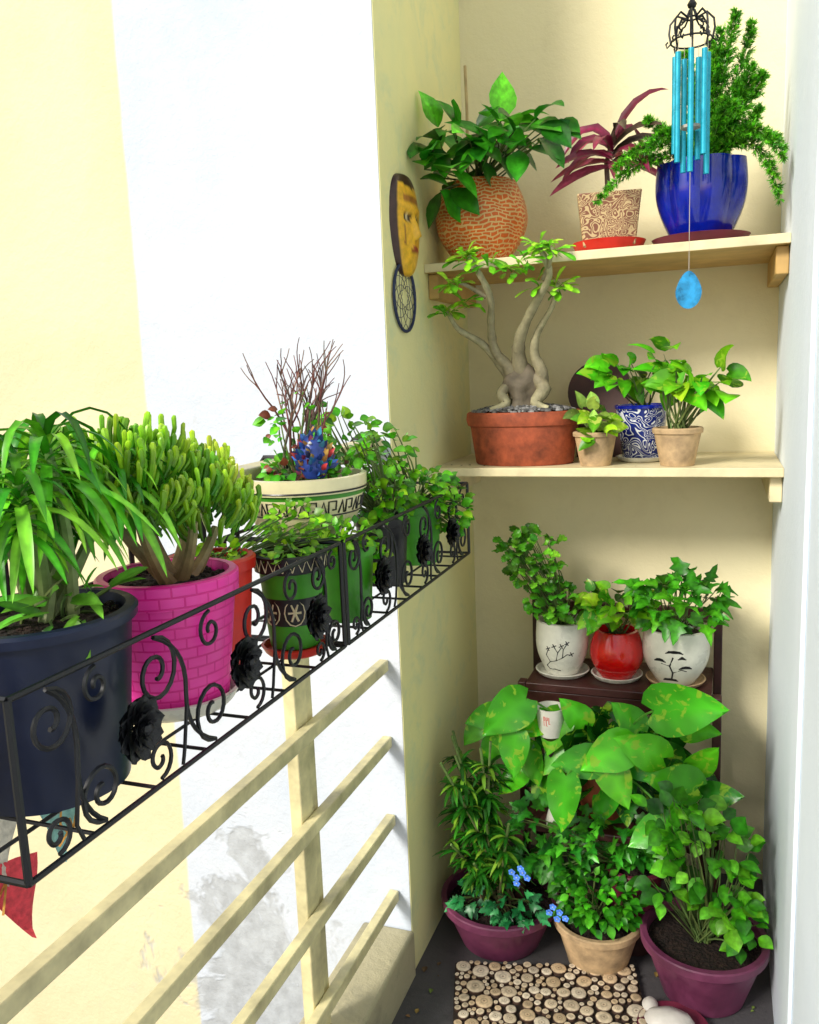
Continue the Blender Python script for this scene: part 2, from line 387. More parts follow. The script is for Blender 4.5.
# ------------------------------------------------------------------ iron basket
def spiral(cy,cz,r0,turns,start,flip=1,n=26,x=-.52):
    P=[]
    for k in range(n):
        t=k/(n-1);r=r0*(1-.82*t);a=start+flip*turns*6.28318*t
        P.append((x,cy+r*math.cos(a),cz+r*math.sin(a)))
    return P
def rosette(b,y,z,r):
    for ring,(rr,cnt,dx) in enumerate(((r,9,.004),(r*.72,7,.010),(r*.42,5,.015))):
        for k in range(cnt):
            a=6.283*k/cnt+ring*.4+random.uniform(-.08,.08)
            d=V((.35+ring*.35,math.cos(a),math.sin(a)))
            b.leaf((-.518+dx,y+.1*rr*math.cos(a),z+.1*rr*math.sin(a)),d,(1,0,0),rr,rr*.42,ROUND,0,.35,(1,1,1),0,0,.1,mid=1)
            b.leaf((-.516+dx,y+.1*rr*math.cos(a),z+.1*rr*math.sin(a)),d,(-1,0,0),rr,rr*.42,ROUND,0,.35,(1,1,1),0,0,.1,mid=1)
    b.lathe((-.50,y,z-.006),[(0,0),(.006,.002),(.008,.006),(.006,.011),(0,.013)],10,0)
def basket(y0,y1,ros):
    g=group('wrought_iron_planter_basket',(-.62,(y0+y1)/2,1.105))
    xi,xo=-.52,-.724;zt,zb=1.262,1.105
    b=B()
    for x in (xi,xo):
        for z in (zt,zb): b.tube([(x,y0,z),(x,y1,z)],.0030,6)
        for y in (y0,y1): b.tube([(x,y,zb),(x,y,zt)],.0035,6)
    for y in (y0,y1):
        for z in (zt,zb): b.tube([(xi,y,z),(xo,y,z)],.0030,6)
    k=y0+.08
    while k<y1-.03: b.tube([(xi,k,zb),(xo,k,zb)],.0022,5);k+=.09
    for x in (-.59,-.655): b.tube([(x,y0,zb-.004),(x,y1,zb-.004)],.0022,5)
    for y in ((y0*2+y1)/3,(y0+2*y1)/3,y0+.04,y1-.04): b.tube([(xo,y,zb),(xo,y,1.35),(xo-.02,y,1.366),(-.77,y,1.366),(-.782,y,1.35),(-.782,y,1.30)],.0035,6)
    b.obj('frame',['iron'],g)
    b=B();zc=(zt+zb)/2
    seg=[y0+.0]+list(ros)+[y1]
    for a,c in zip(seg[:-1],seg[1:]):
        w=c-a;m_=(a+c)/2
        r=min(.036,w*.22)
        b.tube(spiral(a+r*1.35,zt-r-.006,r,1.5,math.pi*.5,-1),.0025,5)
        b.tube(spiral(c-r*1.35,zb+r+.006,r,1.5,-math.pi*.5,-1),.0025,5)
        b.tube(curve((xi,a+r*1.35,zt-.006),(xi,m_,zc),(0,w*.16,.012),8)+curve((xi,m_,zc),(xi,c-r*1.35,zb+.006),(0,-w*.16,-.012),8)[1:],.0025,5)
        b.tube(spiral(a+r*1.2,zb+r*.62+.005,r*.6,1.3,-math.pi*.5,1),.0023,5)
        b.tube(spiral(c-r*1.2,zt-r*.62-.005,r*.6,1.3,math.pi*.5,1),.0023,5)
        b.tube([(xi,a+r*2.2,zb+.004),(xi,m_-r*.3,zb+.02),(xi,m_,zc-.008)],.0021,5)
    b.obj('scrollwork',['iron'],g)
    b=B()
    for y in ros: rosette(b,y,zc,.031)
    b.obj('rosettes',['iron'],g)
basket(.485,1.112,(.62,.81,1.0));basket(1.125,1.787,(1.24,1.44,1.62))

# ------------------------------------------------------------------ basket plants
g=group('potted_dracaena',(-.62,.635,1.11))
stdpot(g,-.625,.63,1.112,.074,.090,.176,'navy',lip=.005,lh=.012,soil=.014)
b=B()
heads=[(-.60,.64,1.45,.115),(-.65,.60,1.435,.11),(-.65,.70,1.445,.11),(-.60,.735,1.42,.095),(-.58,.58,1.42,.10),(-.69,.66,1.425,.11),(-.63,.69,1.425,.095)]
for (x,y,z,L) in heads:
    b.tube(curve((-.62+random.uniform(-.025,.025),.64+random.uniform(-.025,.025),1.265),(x,y,z),(.01,.01,0),7),[.008,.007,.0065,.006,.0055,.005,.0045],7,1,(.20,.22,.09),(.14,.30,.06))
    for k in range(38):
        a=k*2.4+random.uniform(-.2,.2);e=1.3-k*.038
        d=V((math.cos(a)*math.cos(e),math.sin(a)*math.cos(e),math.sin(e)))
        ll=L*random.uniform(.65,1.15)
        b.leaf((x,y,z-.05*k/38),d,UP+rnd()*.15,ll,ll*.035+.0018,[(0,.5),(.1,.7),(.22,.92),(.36,1),(.5,1),(.64,.88),(.78,.66),(.9,.36),(1,0)],1.1+random.uniform(0,1.3),.35,pick([(.03,.21,.008),(.05,.31,.010),(.11,.44,.015),(.20,.54,.03)]),0,cross=1,mid=1.4)
bush(b,(-.62,.64,1.27),[(-.585,.64,1.30,.045,.05,.025,30)],(.03,.05),.12,STRAP,[(.12,.42,.03),(.2,.52,.05)],.3,cross=1)
b.obj('plant',['leaf','stem'],g)
g=group('potted_finger_jade',(-.628,.85,1.11))
stdpot(g,-.628,.846,1.122,.064,.080,.155,'pink',lip=.004,lh=.030,soil=.014,seg=72)
saucer(g,-.628,.846,1.1095,.078,.02,'whitec')
b=B()
def fingers(b,cx,cy,cz,rx,ry,rz,n,L=(.030,.050),cols=((.15,.50,.012),(.22,.60,.02),(.08,.40,.012))):
    for _ in range(n):
        q=rnd();q.z=abs(q.z)*1.0-.25
        p=V((cx+q.x*rx,cy+q.y*ry,cz+q.z*rz));d=(V((q.x*.55,q.y*.55,1.0))+rnd()*.22).normalized();ll=random.uniform(*L);r=random.uniform(.0026,.0038)
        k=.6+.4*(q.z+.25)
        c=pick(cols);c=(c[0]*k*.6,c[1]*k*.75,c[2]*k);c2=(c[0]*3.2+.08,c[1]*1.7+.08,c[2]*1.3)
        bend=V((q.x,q.y,0))*.005+rnd()*.002
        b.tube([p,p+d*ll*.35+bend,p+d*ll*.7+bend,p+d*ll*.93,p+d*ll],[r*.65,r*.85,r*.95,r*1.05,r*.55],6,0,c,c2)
tr=[((-.62,.84,1.265),(-.645,.78,1.35)),((-.615,.83,1.265),(-.60,.765,1.36)),((-.625,.85,1.265),(-.66,.84,1.37)),((-.61,.865,1.265),(-.60,.915,1.32)),((-.635,.865,1.265),(-.65,.925,1.33)),((-.61,.845,1.265),(-.58,.84,1.34))]
for a,c in tr:
    b.tube(curve(a,c,(random.uniform(-.01,.01),0,-.01),7),[.011,.009,.008,.007,.0065,.006,.005],8,1,(.24,.13,.06),(.22,.22,.08))
    fingers(b,c[0],c[1],c[2]+.0,.042,.042,.055,66)
fingers(b,-.62,.765,1.40,.05,.055,.04,100);fingers(b,-.63,.83,1.39,.045,.035,.05,60)
fingers(b,-.62,.935,1.345,.03,.035,.055,80,cols=((.26,.58,.02),(.34,.64,.04)))
b.obj('plant',['jade','stem'],g)
g=group('potted_stonecrop',(-.655,.985,1.11))
stdpot(g,-.655,.978,1.112,.046,.058,.155,'redp',lip=.004)
b=B();bush(b,(-.655,1.0,1.25),[(-.65,1.01,1.268,.04,.04,.01,50),(-.60,1.13,1.29,.04,.08,.03,110),(-.55,1.16,1.26,.03,.06,.03,60)],(.010,.020),.42,SM,GY,.3,stems=.25,cross=1,sr=.001);b.obj('plant',['leaf','stem'],g)
g=group('painted_flower_pot',(-.577,1.065,1.11))
b=B();x,y,z=-.577,1.065,1.122
pr=[(0,0),(.036,0),(.040,.035),(.043,.075),(.046,.11),(.052,.112),(.053,.135),(.046,.136),(.043,.115),(0,.118)]
b.lathe((x,y,z),pr,56,[1,1,0,1,0,0,0,2,2]);b.obj('pot',['blackp','greenp','soil'],g,35)
b=B()
for a0 in (-110,-60,-10,40,-160):
    for k in range(6):
        a=k*60
        stroke(b,x,y,z,lambda q:.0422,[(a0,.055),(a0+13*math.cos(math.radians(a)),.055+.014*math.sin(math.radians(a)))],.0018)
    stroke(b,x,y,z,lambda q:.0422,[(a0+20*math.cos(t*.524),.055+.019*math.sin(t*.524)) for t in range(13)],.0010)
for k in range(24): stroke(b,x,y,z,lambda q:.0528,[(k*15,.115),(k*15+7,.132),(k*15+15,.115)],.0009)
b.obj('painted_motif',['creamc'],g);saucer(g,x,y,1.1095,.05,.013,'redp')
b=B();bush(b,(x,y,1.25),[(x,y,1.26,.04,.05,.02,60)],(.010,.020),.42,SM,GY,.6,stems=.2,cross=1);b.obj('plant',['leaf','stem'],g)
g=group('potted_trailing_plant',(-.566,1.235,1.11))
stdpot(g,-.566,1.235,1.112,.036,.044,.125,'greenp',lip=.003)
b=B();bush(b,(-.566,1.235,1.23),[(-.56,1.24,1.245,.04,.06,.025,50),(-.55,1.30,1.20,.02,.05,.04,40)],(.012,.024),.4,OVATE,G2+GY,.6,stems=.3,cross=1);b.obj('plant',['leaf','stem'],g)
g=group('potted_dry_twig_shrub',(-.668,1.29,1.11))
b=B();x,y,z=-.655,1.27,1.112
pr=[(0,0),(.05,0),(.05,.12),(.062,.140),(.085,.155),(.094,.172),(.100,.200),(.101,.206),(.106,.208),(.107,.232),(.098,.233),(.094,.214),(0,.222)]
b.lathe((x,y,z),pr,64,[1,1,0,0,0,0,1,1,0,0,0,2]);b.obj('pot',['creamc','greenp','soil'],g,35)
b=B();rf=lambda q:.094+(q-.172)*.214+.0012
for k in range(18):
    a=k*20
    for P in ([(a,.176),(a,.196),(a+8,.196),(a+8,.182),(a+4,.182)],[(a+11,.176),(a+15,.196),(a+18,.176)]): stroke(b,x,y,z,rf,P,.0016)
stroke(b,x,y,z,rf,[(t*10,.173) for t in range(37)],.0014)
stroke(b,x,y,z,lambda q:.1078,[(t*10,.212) for t in range(37)],.0016)
b.obj('painted_motif',['blackp'],g)
b=B()
def twig(p,d,L,r,dep):
    pts=[V(p)];dd=V(d)
    for k in range(4): dd=(dd+rnd()*.18).normalized();pts.append(pts[-1]+dd*L/4)
    b.tube(pts,[r,r*.9,r*.8,r*.7,r*.6],5,1,rc(random.choice([(.14,.045,.04),(.12,.07,.06),(.18,.12,.08)])),cap=False)
    if dep:
        for k in range(3): twig(pts[random.choice((2,3,4))],(dd+rnd()*.55+V((0,0,.35))).normalized(),L*.62,r*.62,dep-1)
for _ in range(9): twig((x+random.uniform(-.03,.03),y+random.uniform(-.03,.03),1.33),(V((0,0,1))+rnd()*.3).normalized(),.125,.0030,2)
bush(b,(x,y,1.33),[(x,y,1.355,.07,.07,.025,100),(x,y+.07,1.35,.05,.07,.04,70),(x,y,1.43,.06,.07,.06,50)],(.010,.024),.4,OVATE,G2+[(.22,.06,.03)],.3,stems=.25,cross=1)
b.obj('plant',['leaf','stem'],g)
g=group('painted_folk_ornament',(-.62,1.25,1.34))
b=B();ox,oy,oz=-.615,1.235,1.340
ODC=[(.03,.12,.42),(.02,.05,.22),(.02,.04,.15),(.40,.04,.04),(.05,.22,.35),(.35,.2,.05),(.18,.03,.08)]
b.lathe((ox,oy,oz),[(0,0),(.016,.003),(.024,.02),(.022,.05),(.014,.07),(0,.078)],20,0,c=(.02,.05,.25))
for k in range(90):
    q=rnd();q.z=abs(q.z);p=V((ox+q.x*.022,oy+q.y*.024,oz+.01+q.z*.062));d=(q+V((0,0,.7))).normalized()
    b.leaf(p,d,V((.5,-.8,.3))+rnd()*.3,random.uniform(.010,.022),.0045,OVATE,.2,.2,rc(random.choice(ODC)),0,cross=1)
for k in range(24):
    q=rnd();p=V((ox+q.x*.026,oy+q.y*.028,oz+.02+abs(q.z)*.055));b.lathe(p,[(0,-.004),(.004,0),(0,.004)],8,0,c=random.choice(ODC+[(.6,.6,.6)]))
b.obj('figurine',['orn'],g)
g=group('potted_mint',(-.60,1.47,1.11));stdpot(g,-.60,1.475,1.112,.042,.05,.13,'blackp',lip=.003)
b=B();bush(b,(-.6,1.475,1.24),[(-.60,1.47,1.28,.07,.08,.05,140),(-.64,1.42,1.39,.07,.09,.055,110)],(.014,.028),.4,OVATE,G2+GY,.4,stems=.3,cross=1);b.obj('plant',['leaf','stem'],g)
g=group('potted_creeper',(-.60,1.66,1.11));stdpot(g,-.60,1.66,1.112,.048,.056,.125,'greenp',lip=.003)
b=B();bush(b,(-.6,1.66,1.23),[(-.60,1.66,1.27,.09,.10,.045,190),(-.53,1.70,1.21,.04,.06,.05,80),(-.62,1.56,1.36,.06,.08,.04,80)],(.014,.028),.42,OVATE,G2+GY,.5,stems=.25,cross=1);b.obj('plant',['leaf','stem'],g)
g=group('hanging_cloth_pennants',(-.70,.62,1.05))
b=B()
def flag(b,P,c,n=8):
    P=[V(p) for p in P];ids=[]
    for k in range(n+1):
        t=k/n;a=P[0].lerp(P[2],t);d=P[1].lerp(P[2],t);row=[]
        for q in range(5):
            p=a.lerp(d,q/4);p.x+=.004*math.sin(q*1.8+t*5);row.append(b.av(p,c))
        ids.append(row)
    for k in range(n):
        for q in range(4): b.af([ids[k][q],ids[k][q+1],ids[k+1][q+1],ids[k+1][q]])
flag(b,[(-.735,.60,1.0),(-.735,.70,.975),(-.735,.685,.875)],(.70,.06,.08))
flag(b,[(-.739,.60,1.05),(-.739,.69,1.05),(-.739,.66,.955)],(.62,.58,.48))
flag(b,[(-.737,.70,1.04),(-.737,.80,1.03),(-.737,.745,.935)],(.25,.50,.46))
b.tube([(-.735,.55,1.06),(-.735,.7,1.045),(-.735,.82,1.06)],.0015,4,0,(.6,.5,.3))
for pts in ([(.62,.99),(.63,.95),(.65,.97),(.64,.935)],[(.725,1.01),(.74,1.015),(.735,.99),(.745,.975),(.73,.965)],[(.75,1.01),(.765,1.0),(.755,.975),(.75,.99)]):
    b.tube([(-.728,y,z) for y,z in pts],.0018,4,0,(.6,.30,.06))
b.obj('cloth',['cloth'],g)

# ------------------------------------------------------------------ shelf 1
ZS=Z1+.0005
g=group('potted_broad_leaf_plant',(-.585,2.215,ZS))
roundpot(g,-.585,2.215,ZS,.062,.118,.090,.20,'orange',zm=.55,soil=.015)
b=B()
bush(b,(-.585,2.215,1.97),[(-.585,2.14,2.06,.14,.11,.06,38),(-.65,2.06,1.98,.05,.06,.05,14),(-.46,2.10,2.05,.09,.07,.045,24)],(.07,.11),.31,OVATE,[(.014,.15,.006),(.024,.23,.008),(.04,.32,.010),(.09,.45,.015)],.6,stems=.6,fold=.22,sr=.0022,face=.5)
b.obj('plant',['leaf','stem'],g)
b=B();b.tube([(-.62,2.22,1.97),(-.612,2.2,2.15),(-.614,2.2,2.26)],.004,7);b.obj('support_cane',['stick'],g)
g=group('potted_cordyline',(-.262,2.2,ZS))
saucer(g,-.262,2.2,ZS,.088,.026,'redp')
b=B();x,y,z=-.262,2.2,ZS+.010
prs=[(0,0),(.086,0),(.104,.115),(.106,.122),(.097,.122),(.093,.105),(0,.107)]
b.lathe((x,y,z),prs,4,[0,0,0,0,1,1],rot=math.radians(45+8));bevel(b.obj('pot',['sqpat','soil'],g,30),.003)
b=B()
b.tube([(x,y,z+.10),(x-.005,y,z+.2),(x+.01,y-.01,z+.255)],[.007,.006,.005],7,1,(.2,.13,.1))
for k in range(18):
    a=k*2.4+.3;e=1.15-k*.06;d=V((math.cos(a)*math.cos(e),math.sin(a)*math.cos(e)*.6-.2,math.sin(e)));ll=random.uniform(.13,.18)
    b.leaf((x+.01,y-.01,z+.245-.05*k/15),d,UP*.8+V((0,-.9,0))+rnd()*.2,ll,.0145,[(0,.3),(.15,.6),(.35,.95),(.55,1),(.75,.75),(.9,.35),(1,0)],.9+random.uniform(-.2,.5),.3,random.choice([(.11,.008,.03),(.20,.012,.05),(.05,.03,.02),(.34,.05,.10)]),0)
b.obj('plant',['leafr','stem'],g)
g=group('potted_asparagus_fern',(-.05,2.215,ZS))
saucer(g,-.05,2.215,ZS,.112,.02,'maroon')
b=B();pr=roundprof(.062,.104,.100,.178,.02,.7);ms=[0]*(len(pr)-1);ms[-1]=1;ms[-2]=1
b.lathe((-.05,2.215,ZS+.008),pr,120,ms,lambda a,zz:1+(.10*abs(math.sin(a*4))-.065)*min(1,zz/.10+.15));b.obj('pot',['cobalt','soil'],g,35)
b=B()
def plume(b,P,rad,n,cols):
    P=[V(p) for p in P]
    def at(t):
        a=P[0].lerp(P[1],t);c=P[1].lerp(P[2],t);return a.lerp(c,t)
    pts=[at(k/9) for k in range(10)]
    b.tube(pts,[.0018-.00014*k for k in range(10)],4,1,(.08,.2,.03),cap=False)
    for _ in range(n):
        t=random.uniform(.04,1);p=at(t);ax=(at(min(1,t+.03))-at(max(0,t-.03))).normalized()
        s=ax.cross(rnd()).normalized();r=rad*(1-.7*t**4)*random.uniform(.5,1.1)
        d=(s+ax*.9).normalized();q=p+d*r;base=pick(cols)
        for j in range(14):
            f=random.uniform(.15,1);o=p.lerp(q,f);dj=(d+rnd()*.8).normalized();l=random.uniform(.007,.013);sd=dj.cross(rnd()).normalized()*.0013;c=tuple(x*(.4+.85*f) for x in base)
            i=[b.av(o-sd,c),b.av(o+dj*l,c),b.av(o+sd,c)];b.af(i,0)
FC=[(.08,.40,.010),(.12,.50,.015),(.045,.28,.008),(.18,.56,.03)]
R0=V((-.05,2.215,1.96))
pl=[((-.02,2.2,2.13),(.02,2.18,2.27),.036,340),((.0,2.22,2.12),(-.03,2.2,2.22),.036,310),((.03,2.22,2.1),(.055,2.2,2.25),.034,310),((-.07,2.2,2.1),(-.09,2.18,2.20),.034,270),((-.04,2.2,2.1),(-.01,2.18,2.24),.034,300),((.04,2.18,2.08),(.055,2.16,2.15),.032,230),
    ((.05,2.2,2.08),(.08,2.17,2.13),.030,210),((.08,2.15,2.06),(.115,2.08,1.84),.022,210),((.05,2.1,2.07),(.12,2.06,1.92),.022,200),((-.14,2.12,2.05),(-.23,2.05,1.94),.024,200),((-.15,2.1,2.02),(-.27,2.04,1.87),.019,190),((.09,2.14,2.04),(.12,2.1,1.95),.020,150),
    ((-.10,2.1,2.06),(-.16,2.05,1.97),.024,180),((.0,2.1,2.1),(.03,2.08,2.03),.024,170),((-.05,2.2,2.08),(-.06,2.2,2.15),.034,240),((.02,2.22,2.05),(.03,2.18,2.12),.034,230),((-.01,2.22,2.02),(.0,2.15,2.08),.034,220),((-.12,2.2,2.04),(-.17,2.15,2.06),.026,180),((.05,2.22,2.02),(.07,2.14,2.05),.030,190)]
for m1,e,r,n in pl: plume(b,[R0+V((random.uniform(-.03,.03),random.uniform(-.03,.03),0)),m1,e],r,n,FC)
b.obj('plant',['leaf','stem'],g)
# wind chime
g=group('wind_chime',(-.069,2.03,2.2));cx,cy=-.069,2.03
b=B();b.tube([(cx,cy,2.25),(cx,cy,2.75)],.001,5);b.obj('hanging_cord',['blackp'],g)
b=B()
def ring(b,c,r,w,n=28,m=0): b.tube([(c[0]+r*math.cos(k*6.28318/n),c[1]+r*math.sin(k*6.28318/n),c[2]) for k in range(n+1)],w,5,m)
ring(b,(cx,cy,2.175),.042,.002);ring(b,(cx,cy,2.22),.012,.002)
for k in range(8):
    a=k*6.283/8;ca,sa=math.cos(a),math.sin(a)
    for P,w in (([(.012,2.22),(.03,2.228),(.044,2.213),(.046,2.195),(.042,2.175)],.0024),([(.012,2.22),(.02,2.21),(.03,2.208),(.034,2.196),(.027,2.19),(.024,2.198)],.0020),([(.042,2.175),(.05,2.168),(.052,2.176),(.048,2.18)],.0020)):
        b.tube([(cx+r*ca,cy+r*sa,z) for r,z in P],w,5)
    b.tube([(cx+.012*ca,cy+.012*sa,2.22),(cx+.006*ca,cy+.006*sa,2.235),(cx,cy,2.24)],.0018,5)
b.lathe((cx,cy,2.235),[(0,0),(.008,.006),(.010,.012),(.005,.02),(0,.024)],14,0)
b.obj('filigree_crown',['iron'],g)
b=B()
for k in range(7):
    a=k*6.283/7+.25;px,py=cx+.034*math.cos(a),cy+.034*math.sin(a);zb=1.905+.012*((k*3)%5)
    b.tube([(px,py,zb),(px,py,2.15)],.0062,12)
b.obj('chime_tubes',['turq'],g)
b=B()
for k in range(7):
    a=k*6.283/7+.25;px,py=cx+.034*math.cos(a),cy+.034*math.sin(a);b.tube([(px,py,2.15),(px,py,2.175)],.0007,4)
b.tube([(cx,cy,2.22),(cx,cy,1.69)],.0008,4)
b.lathe((cx,cy,2.0),[(0,0),(.02,0),(.02,.006),(0,.006)],20,0)
b.obj('strings_and_striker',['thread'],g)
b=B()
n=28;F_,K_=[],[]
for k in range(n):
    a=6.28318*k/n;x=.028*math.sin(a)*(1-.28*math.cos(a)*(1 if math.cos(a)>0 else 0));z=1.660+.038*math.cos(a)*(1.15 if math.cos(a)>0 else 1)
    F_.append(b.av((cx+x,cy-.0015,z)));K_.append(b.av((cx+x,cy+.0015,z)))
b.af(F_);b.af(K_[::-1])
for k in range(n): b.af([F_[k],K_[k],K_[(k+1)%n],F_[(k+1)%n]])
b.obj('wind_catcher',['disc'],g)
# mask & dream catcher
g=group('carved_face_mask',(-.70,1.95,1.84))
b=B();nu,nv=40,34;rows=[]
Yc,Zc=1.955,1.847
for i in range(nu+1):
    t=i/nu;zz=Zc+.115*math.cos(math.pi*t);wd=math.sin(math.pi*t)**.62*(.086 if t<.5 else .086-.020*(t-.5)*2)
    row=[]
    for j in range(nv+1):
        s=j/nv*2-1;y=Yc+wd*s;h=.030*math.sqrt(max(0,1-s*s))*math.sin(math.pi*t)**.5
        dy=wd*s;dz=zz-Zc;c=(.80,.44,.03)
        if -.035<dz<.03: h+=.020*math.exp(-(dy/.009)**2)*((.03-dz)/.065)
        h+=.008*math.exp(-((dz-.036)/.007)**2)*(1 if abs(dy)>.006 else .5)*math.exp(-(dy/.05)**2)
        for sgn in (-1,1):
            e=((dy-sgn*.032)/.020)**2+((dz-.014)/.008)**2
            h-=.008*math.exp(-e*.8)
            if e<1: c=(.03,.015,.01)
            e2=((dy-sgn*.032)/.007)**2+((dz-.014)/.006)**2
            if e2<1: c=(.6,.5,.3)
        l=(dy/.022)**2+((dz+.058)/.009)**2
        h+=.008*math.exp(-l)
        if l<1: c=(.30,.04,.02)
        if abs(dz+.058)<.0016 and abs(dy)<.02: c=(.03,.01,.01)
        if dz>.080+.2*abs(dy): c=(.05,.02,.012)
        if s>.90 or s<-.84: c=(.05,.02,.015)
        if .052<dz<.066 and abs(dy)<.05: c=(.40,.16,.03)
        if -.05<dz<-.0 and .045<abs(dy)<.05: c=(.30,.12,.03)
        row.append(b.av((-.708+h,y,zz),c))
    rows.append(row)
for i in range(nu):
    for j in range(nv): b.af([rows[i][j],rows[i][j+1],rows[i+1][j+1],rows[i+1][j]])
b.obj('face',['orn'],g,ang=80)
g=group('dream_catcher',(-.70,1.93,1.685))
b=B();ry,rz=.072,.078;Yd,Zd=1.935,1.682;X=-.702
b.tube([(X,Yd+ry*math.cos(k*.2094),Zd+rz*math.sin(k*.2094)) for k in range(31)],.0038,6)
b.obj('hoop',['dnavy'],g)
b=B()
prev=[(1,k*6.28318/10) for k in range(10)]
for lev in range(5):
    cur=[(prev[0][0]*.76,prev[k][1]+.314) for k in range(10)]
    for k in range(10):
        for q in (prev[k],prev[(k+1)%10]):
            c=cur[k];b.tube([(X,Yd+ry*c[0]*math.cos(c[1]),Zd+rz*c[0]*math.sin(c[1])),(X,Yd+ry*q[0]*math.cos(q[1]),Zd+rz*q[0]*math.sin(q[1]))],.0008,3,cap=False)
    prev=cur
b.tube([(X,Yd,Zd+rz),(X,Yd+.02,1.79)],.001,4)
b.obj('web',['dnavy'],g)

# ------------------------------------------------------------------ shelf 2
ZT=1.2455;S2=[]
g=group('adenium_bonsai',(-.49,2.22,ZT));S2.append(g)
b=B();pr=[(0,0),(.126,0),(.130,.004),(.143,.100),(.150,.103),(.154,.118),(.152,.134),(.147,.138),(.138,.137),(.134,.125),(0,.127)]
b.lathe((-.486,2.22,ZT),pr,72,[0,0,0,0,0,0,0,0,0,1],None,1,.68);b.obj('pot',['terra','soil'],g,35)
b=B()
for _ in range(800):
    a=random.uniform(0,6.283);r=math.sqrt(random.random())*.132;p=V((-.488+r*math.cos(a),2.22+r*math.sin(a)*.68,ZT+.138+.018*(1-(r/.132)**2)))
    s=random.uniform(.004,.0095);k=random.uniform(.04,.34);c=(k,k*.98,k*.97)
    b.lathe(p,[(0,-s*.6),(s*.9,-s*.2),(s*.8,s*.35),(0,s*.6)],6,0,None,random.uniform(.7,1.2),random.uniform(.7,1.2),c)
b.obj('gravel',['gravel'],g,60)
b=B();T1,T2=(.20,.165,.10),(.44,.41,.24)
def knobby(a,zz): return 1+.16*math.sin(a*3+zz*34)+.09*math.sin(a*5-zz*60)
b.lathe((-.482,2.215,ZT+.14),[(.054,0),(.044,.012),(.036,.03),(.046,.055),(.050,.070),(.042,.09),(.028,.108),(.015,.12),(0,.125)],44,0,knobby,c=(.15,.12,.08))
for pts,r in (([(-.50,2.21,1.42),(-.52,2.21,1.47),(-.545,2.2,1.51),(-.58,2.17,1.56),(-.635,2.14,1.60),(-.655,2.12,1.645)],[.022,.015,.011,.009,.007,.005]),
            ([(-.495,2.21,1.42),(-.515,2.2,1.49),(-.548,2.18,1.54),(-.55,2.15,1.60),(-.535,2.09,1.67),(-.555,2.05,1.73),(-.57,2.03,1.765)],[.024,.017,.012,.010,.008,.007,.005]),
            ([(-.475,2.22,1.42),(-.490,2.2,1.51),(-.48,2.17,1.57),(-.435,2.12,1.64),(-.385,2.07,1.71),(-.405,2.04,1.775)],[.028,.020,.014,.011,.009,.005]),
            ([(-.46,2.22,1.42),(-.430,2.2,1.47),(-.448,2.19,1.53),(-.435,2.17,1.58),(-.39,2.13,1.64),(-.37,2.1,1.69)],[.026,.018,.012,.009,.007,.005]),
            ([(-.40,2.08,1.70),(-.38,2.05,1.735),(-.37,2.03,1.765)],[.007,.005,.004]),([(-.545,2.09,1.67),(-.59,2.07,1.70),(-.615,2.05,1.71)],[.006,.005,.004]),
            ([(-.45,2.2,1.47),(-.425,2.19,1.44),(-.445,2.18,1.405),(-.41,2.17,1.39)],[.018,.018,.014,.006]),([(-.51,2.19,1.46),(-.535,2.18,1.43),(-.52,2.17,1.405),(-.56,2.16,1.39)],[.014,.014,.012,.006])):
    P=[V(p) for p in pts];Q=[P[0]];RR=[r[0]]
    for k in range(len(P)-1):
        p0=P[max(0,k-1)];p3=P[min(len(P)-1,k+2)]
        for t in (.2,.4,.6,.8,1):
            q=.5*((2*P[k])+(P[k+1]-p0)*t+(2*p0-5*P[k]+4*P[k+1]-p3)*t*t+(3*P[k]-p0-3*P[k+1]+p3)*t**3)
            Q.append(q);RR.append((r[k]+(r[k+1]-r[k])*t)*random.uniform(.90,1.12))
    b.tube(Q,RR,10,0,T1,T2)
b.obj('trunk',['bark'],g,70)
b=B()
for (x,y,z,n) in ((-.655,2.12,1.645,20),(-.575,2.03,1.765,28),(-.405,2.04,1.775,28),(-.37,2.1,1.69,20),(-.37,2.03,1.765,18),(-.615,2.05,1.71,20),(-.60,2.1,1.66,14),(-.42,2.1,1.70,8),(-.48,2.06,1.73,12),(-.44,2.03,1.74,14),(-.52,2.03,1.75,14)):
    for k in range(n):
        a=k*2.4;e=random.uniform(-.2,1.2);d=V((math.cos(a)*math.cos(e),math.sin(a)*math.cos(e)-.2,math.sin(e)));ll=random.uniform(.03,.06)
        b.leaf((x+random.uniform(-.012,.012),y,z-.005+random.uniform(-.012,.01)),d,UP+V((0,-.6,0))+rnd()*.2,ll,ll*.15,[(0,.15),(.3,.45),(.6,.85),(.82,1),(.95,.6),(1,.1)],.6,.2,pick([(.18,.50,.015),(.30,.60,.04),(.09,.38,.015)]),0,cross=1)
b.obj('foliage',['leaf'],g)
g=group('potted_small_pothos',(-.30,2.17,ZT));x=-.292;S2.append(g)
stdpot(g,x,2.165,ZT,.038,.052,.085,'terra2',lip=.003,lh=.012,soil=.01)
b=B();bush(b,(x,2.165,ZT+.08),[(x,2.15,1.365,.05,.05,.035,18),(x+.02,2.11,1.325,.04,.02,.02,7)],(.035,.055),.36,HEART,GY+[(.3,.5,.08)],.6,lobe=.1,stems=.6,face=.6);b.obj('plant',['leafy','stem'],g)
g=group('potted_golden_pothos',(-.19,2.27,ZT));S2.append(g);stdpot(g,-.188,2.27,ZT+.010,.048,.066,.135,'bwmaze','cobalt',lip=.002,lh=.01)
saucer(g,-.188,2.27,ZT,.066,.012,'whitec')
